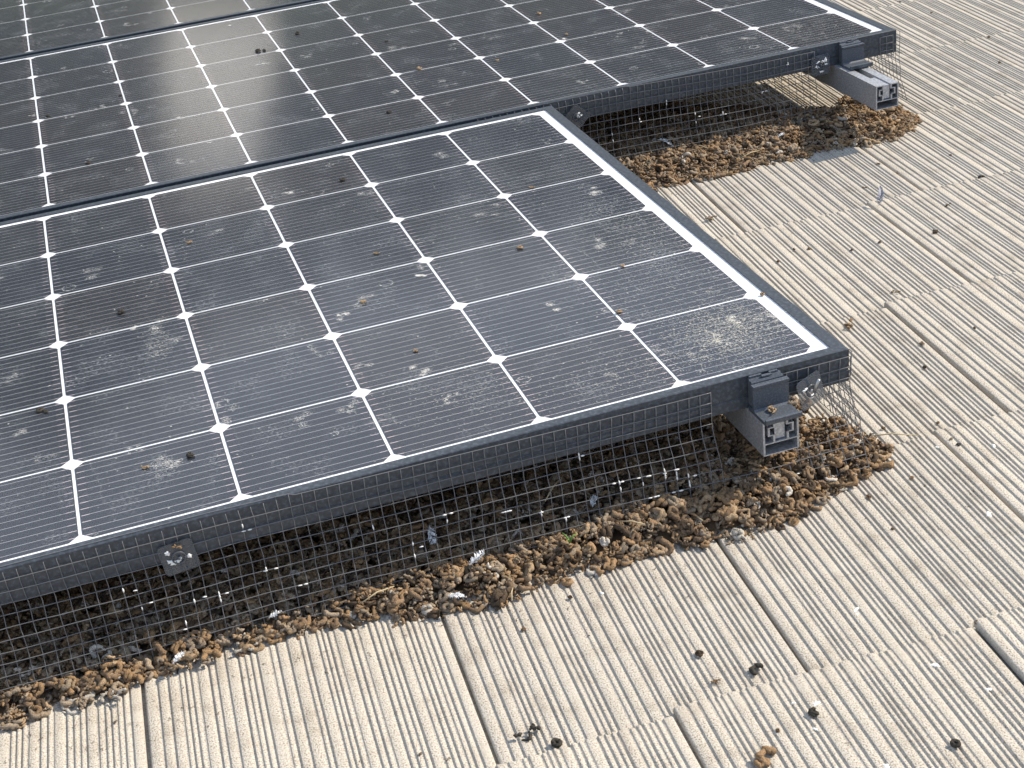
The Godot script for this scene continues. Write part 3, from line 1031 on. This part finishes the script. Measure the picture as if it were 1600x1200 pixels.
	grit.name = numbered("scattered_crumbs")
	grit.multimesh = gm
	grit.material_override = M.grit
	add_child(grit)
	grit.transform = roof_frame
	tag(grit, "fine dark crumbs scattered over the cream roof tiles", "crumbs")
	grit.set_meta("kind", "stuff")

func tile_height(v: float, u: float) -> float:
	# top of the tile under (u, v)
	var q := (1.110 + 0.02 * (u - 0.6) - v) / 0.3220
	var f := ceilf(q) - q
	return -0.1455 - f * 0.3215 * 0.0245 + 0.0002

# ---------------------------------------------------------------- feathers, straws
func feather_mesh(seed_: int, len_: float, width: float, fluffy: float) -> ArrayMesh:
	var r := RandomNumberGenerator.new()
	r.seed = seed_
	var st := tool()
	st.set_smooth_group(0)
	var spine := func(f: float) -> Vector3: return Vector3(f * len_, 0.002 + 0.10 * len_ * sin(f * PI), 0.12 * len_ * sin(f * 2.4))
	var pts := PackedVector3Array()
	var rr := PackedFloat32Array()
	for k in 9:
		pts.append(spine.call(k / 8.0))
		rr.append(0.00042 * (1.0 - k / 10.0))
	tube(st, pts, rr, 5)
	# vane: barbs lying side by side, ragged at the rim, downy tufts near the quill
	for side: float in [-1.0, 1.0]:
		var last_root: Vector3 = spine.call(0.10)
		var last_tip: Vector3 = last_root
		for k in 30:
			var f := 0.12 + 0.88 * k / 29.0
			var root: Vector3 = spine.call(f)
			var reach := width * sin(pow(f, 0.75) * PI * 0.9 + 0.2) * r.randf_range(0.72, 1.12)
			var tip := root + Vector3(reach * 0.75, width * (0.18 + r.randfn(0, fluffy * 0.5)), side * reach)
			if r.randf() > 0.12:
				quad(st, last_root, last_tip, tip, root)
			last_root = root
			last_tip = tip
	for k in 26:
		var root: Vector3 = spine.call(r.randf_range(0.05, 0.45))
		var a := r.randf() * TAU
		var mid := root + Vector3(cos(a), r.randf_range(0.2, 0.9), sin(a)) * width * 0.45
		var tip := mid + Vector3(cos(a + r.randfn(0, 0.9)), r.randfn(0, 0.6), sin(a + r.randfn(0, 0.9))) * width * 0.5
		tube(st, PackedVector3Array([root, mid, tip]), PackedFloat32Array([0.00012, 0.00010, 0.00005]), 3)
	return done(st)

func build_bits() -> void:
	var spots := [[0.3684, 0.8429, 0.030, 0.006, 0.45, "bright white downy feather on the set-in panel's heap"], [0.335, 0.868, 0.030, 0.005, 0.35, "white wispy feather among brown droppings by the tiles"], [0.157, 0.838, 0.020, 0.004, 0.4, "little white down tuft caught at the screen's foot"],
		[0.345, 0.770, 0.034, 0.006, 0.3, "grey-white feather hanging behind the wire screen"], [0.52, 0.800, 0.024, 0.005, 0.3, "white feather stuck low on the wire screen"], [1.035, -0.185, 0.045, 0.005, 0.1, "long pale quill feather on the stepped-out panel's heap"], [0.055, 0.852, 0.024, 0.005, 0.3, "pale feather lying flat on the heap's edge"], [1.20, -0.12, 0.022, 0.004, 0.3, "small white feather on the tan heap"]]
	for k in spots.size():
		var q: Array = spots[k]
		var at := Vector3(q[0], TILE_Y + 0.030, q[1])
		if q[1] > 0.845:
			at.y = TILE_Y + 0.018
		if k == 3:
			at.y = -0.105
		single("feather", feather_mesh(700 + k, q[2] * 0.72, q[3] * 0.8, q[4] + 0.25), M.feather, Transform3D(Basis(Vector3.UP, [0.5, -0.6, 0.2, -1.4, 1.2, 2.3, 0.8, 0.4][k]) * Basis(Vector3.BACK, [0.3, 0.1, 0.2, -1.1, 0.2, 0.25, 0.1, 0.2][k]), at), q[5], "feather", "feathers")
	single("feather", feather_mesh(720, 0.035, 0.005, 0.2), M.grey_feather, Transform3D(Basis(Vector3.UP, 1.1) * Basis(Vector3.BACK, 0.7), Vector3(1.218, -0.143, 0.185)), "grey feather standing up from the tile joint", "feather", "feathers")
	var straws := [[0.470, 0.792, -0.100, 0.9, 0.05], [0.395, 0.895, -0.138, 1.35, 0.022], [1.12, -0.10, -0.132, 0.35, 0.05], [0.86, 0.78, -0.138, -0.4, 0.06], [0.62, 0.865, -0.128, 2.0, 0.035], [0.25, 0.845, -0.126, 0.4, 0.04], [1.08, -0.14, -0.118, 2.2, 0.03], [0.56, 0.852, -0.122, 2.6, 0.03]]
	for k in straws.size():
		var q: Array = straws[k]
		var st := tool()
		st.set_smooth_group(0)
		tube(st, PackedVector3Array([Vector3.ZERO, Vector3(q[4] * 0.5, 0.003, 0.001), Vector3(q[4], 0.0, 0.003)]), PackedFloat32Array([0.0007, 0.0009, 0.0005]), 5)
		single("straw", done(st), M.straw, Transform3D(Basis(Vector3.UP, q[3]), Vector3(q[0], q[2], q[1])), "dry straw stalk lying among the bird droppings", "straw", "straws in the heaps")
	# one green shoot in the long heap
	var base := Vector3(0.476, -0.122, 0.848)
	var g := thing("seedling", "tiny green shoot growing out of the long brown heap", "seedling", base)
	for k in 3:
		var st := tool()
		st.set_smooth_group(0)
		var a := k * 2.1
		tube(st, PackedVector3Array([Vector3.ZERO, Vector3(cos(a) * 0.003, 0.007, sin(a) * 0.003), Vector3(cos(a) * 0.009, 0.010, sin(a) * 0.009)]), PackedFloat32Array([0.0006, 0.0011, 0.0004]), 5)
		part("leaf", done(st), M.sprout, g)

# ---------------------------------------------------------------- unseen surroundings: lawn, with outbuilding and trees added for the glass to mirror
func build_surroundings() -> void:
	var ground := MeshInstance3D.new()
	ground.name = numbered("ground")
	var st := flat(tool())
	quad(st, Vector3(-400, 0, 400), Vector3(-400, 0, -400), Vector3(400, 0, -400), Vector3(400, 0, 400))
	ground.mesh = done(st)
	ground.material_override = M.ground
	add_child(ground)
	ground.set_meta("kind", "structure")
	ground.set_meta("label", "lawn round the house")
	# outbuilding added out of view: white roof slope turned to gleam in the middle panel
	var added_shed := Node3D.new()
	added_shed.name = numbered("added_shed")
	add_child(added_shed)
	tag(added_shed, "added unseen outbuilding with a steep white roof, giving the glass its gleam", "added_shed")
	added_shed.transform = Transform3D(Basis(Vector3.UP, deg_to_rad(42.0)).scaled(Vector3(0.70, 1.05, 0.95)), Vector3(sin(deg_to_rad(3.4)), 0, -cos(deg_to_rad(3.4))) * 38.0)
	st = flat(tool())
	extrude(st, PackedVector2Array([Vector2(-3.2, 0.75), Vector2(-3.1, 0.65), Vector2(0, 4.05), Vector2(3.1, 0.65), Vector2(3.2, 0.75), Vector2(0, 4.25)]), func(p: Vector2, x: float) -> Vector3: return Vector3(x, p.y, p.x), -2.9, 2.9)
	part("roof", done(st), M.added_roof_white, added_shed)
	st = flat(tool())
	extrude(st, PackedVector2Array([Vector2(-2.6, 0.0), Vector2(2.6, 0.0), Vector2(2.6, 1.1), Vector2(0, 3.9), Vector2(-2.6, 1.1)]), func(p: Vector2, x: float) -> Vector3: return Vector3(x, p.y, p.x), -2.7, 2.7)
	part("wall", done(st), M.render, added_shed)
	var proto: Array = [make_added_tree(1), make_added_tree(2)]  # dark trees added out of view, tall enough to keep sky off the glass
	var first := [true, true]
	var r := RandomNumberGenerator.new()
	r.seed = 99
	var spots: Array = []
	for k in 9:
		var az := deg_to_rad(-3.2 - k * 6.2)
		spots.append([az, 33.0 + (k % 3) * 5.0])
	for k in 9:
		var az := deg_to_rad(24.0 + k * 6.0)
		spots.append([az, 34.0 + ((k + 1) % 3) * 5.0])
	for k in 5:
		spots.append([deg_to_rad(0.5 + k * 4.8), 50.0])
	for k in spots.size():
		var az: float = spots[k][0]
		var dist: float = spots[k][1]
		var which := k % 2
		var t: Node3D = proto[which]
		if not first[which]:
			t = proto[which].duplicate()
			t.name = numbered("added_tree")
			add_child(t)
		first[which] = false
		var s := r.randf_range(0.98, 1.08) * 1.12
		t.transform = Transform3D(Basis(Vector3.UP, r.randf() * TAU).scaled(Vector3(s, s * 1.12, s)), Vector3(sin(az), 0, -cos(az)) * dist)

func make_added_tree(seed_: int) -> Node3D:
	var r := RandomNumberGenerator.new()
	r.seed = seed_
	var t := Node3D.new()
	t.name = numbered("added_tree")
	add_child(t)
	tag(t, "one of the unseen leafy trees added to darken what the glass mirrors", "added_tree", "unseen trees added down the slope")
	var st := tool()
	st.set_smooth_group(0)
	tube(st, PackedVector3Array([Vector3(0, -0.1, 0), Vector3(0.05, 1.2, 0), Vector3(0.0, 3.0, 0.1), Vector3(0.1, 5.2, 0)]), PackedFloat32Array([0.26, 0.2, 0.15, 0.05]), 8)
	for k in 6:
		var a := k * 1.05 + r.randf()
		var y := r.randf_range(1.3, 3.6)
		tube(st, PackedVector3Array([Vector3(0.02, y, 0), Vector3(cos(a) * 0.9, y + 0.7, sin(a) * 0.9), Vector3(cos(a) * 1.9, y + 1.1, sin(a) * 1.9)]), PackedFloat32Array([0.09, 0.06, 0.02]), 5)
	part("trunk", done(st), M.bark, t)
	st = flat(tool())
	for c in 150:
		var a := r.randf() * TAU
		var y := r.randf_range(0.5, 6.6)
		var reach := 2.9 * sqrt(maxf(0.05, 1.0 - pow((y - 3.0) / 3.9, 2.0)))
		var rad := reach * sqrt(r.randf())
		var mid := Vector3(cos(a) * rad, y, sin(a) * rad)
		for l in 26:
			var p := mid + Vector3(r.randfn(0, 0.32), r.randfn(0, 0.28), r.randfn(0, 0.32))
			var e1 := Vector3(r.randfn(), r.randfn(), r.randfn()).normalized()
			var e2 := e1.cross(Vector3(r.randfn(), r.randfn(), r.randfn())).normalized()
			var s := r.randf_range(0.10, 0.2)
			quad(st, p - e1 * s, p + e2 * s * 0.6, p + e1 * s, p - e2 * s * 0.6)
	part("crown", done(st), M.leaf, t)
	return t

# ---------------------------------------------------------------- scene
func _ready() -> void:
	rng.seed = 20240611
	wobble.seed = 4
	wobble.frequency = 1.0
	roof_frame = Transform3D(Basis(Vector3.RIGHT, deg_to_rad(-20.0)), Vector3(0, 5.2, 0))

	var cam := Camera3D.new()
	cam.name = "camera"
	cam.fov = 28.57
	cam.near = 0.05
	cam.far = 1500.0
	add_child(cam)
	var look := Vector3(0.21724, -0.47343, -0.85362)
	var down := Vector3(-0.23911, -0.87367, 0.42370)
	var zc := -look.normalized()
	var yc := (-down - zc * (-down).dot(zc)).normalized()
	cam.transform = roof_frame * Transform3D(Basis(yc.cross(zc), yc, zc), Vector3(0.1147, 0.7806, 2.1105))
	cam.current = true

	var env := Environment.new()
	var sky_mat := ProceduralSkyMaterial.new()
	sky_mat.sky_top_color = Color(0.53, 0.595, 0.70)
	sky_mat.sky_horizon_color = Color(0.80, 0.81, 0.825)
	sky_mat.sky_curve = 0.16
	sky_mat.ground_bottom_color = Color(0.25, 0.25, 0.22)
	sky_mat.ground_horizon_color = Color(0.6, 0.62, 0.62)
	sky_mat.sky_energy_multiplier = 1.2
	var sky := Sky.new()
	sky.sky_material = sky_mat
	env.background_mode = Environment.BG_SKY
	env.sky = sky
	env.tonemap_mode = Environment.TONE_MAPPER_LINEAR
	env.tonemap_exposure = 1.57
	env.sdfgi_enabled = true
	env.ssao_enabled = true
	env.ssil_enabled = true
	var we := WorldEnvironment.new()
	we.name = "world_environment"
	we.environment = env
	add_child(we)

	var sun := DirectionalLight3D.new()
	sun.name = "sun"
	sun.light_energy = 1.35
	sun.light_color = Color(1.0, 0.955, 0.89)
	sun.light_angular_distance = 0.5
	sun.shadow_enabled = true
	add_child(sun)
	var to_sun := roof_frame.basis * Vector3(1.1, 1.0, -0.03).normalized()
	sun.look_at_from_position(Vector3.ZERO, -to_sun, Vector3.UP)

	make_materials()
	build_roof()
	build_panels()
	build_rail("aluminium rail end with open slots under the set-in panel's clamp", 0.7225, 0.8480, -0.15, 0.68)
	build_rail("aluminium rail jutting well past the stepped-out panel", 1.3680, -0.0500, -1.15, 0.68)
	build_clamp("dark end clamp gripping the set-in panel beside a smoky plastic clip", 0.7225, 0.8105)
	build_clamp("dark end clamp gripping the stepped-out panel above the jutting rail", 1.3760, -0.1950)
	build_screens()
	build_clip("smoky plastic clip with white splashes and a golden crumb on top", Vector3(0.086, -0.036, 0.8128), Basis(Vector3.BACK, 0.10), 5, false)
	build_clip("smoky plastic clip with a steel tail between end clamp and panel corner", Vector3(0.7720, -0.033, 0.820), Basis(Vector3.UP, 0.30) * Basis(Vector3.RIGHT, -0.12) * Basis(Vector3.BACK, 0.16), 2, true)
	build_clip("smoky plastic clip half covered by a white splash near the jutting rail", Vector3(1.318, -0.032, -0.1885), Basis(Vector3.BACK, 0.0), 6, false)
	build_clip("smoky plastic clip turned on its corner where the two panels meet", Vector3(0.868, -0.032, -0.1885), Basis(Vector3.BACK, 0.75), 3, false)
	build_droppings()
	build_bits()
	build_surroundings()
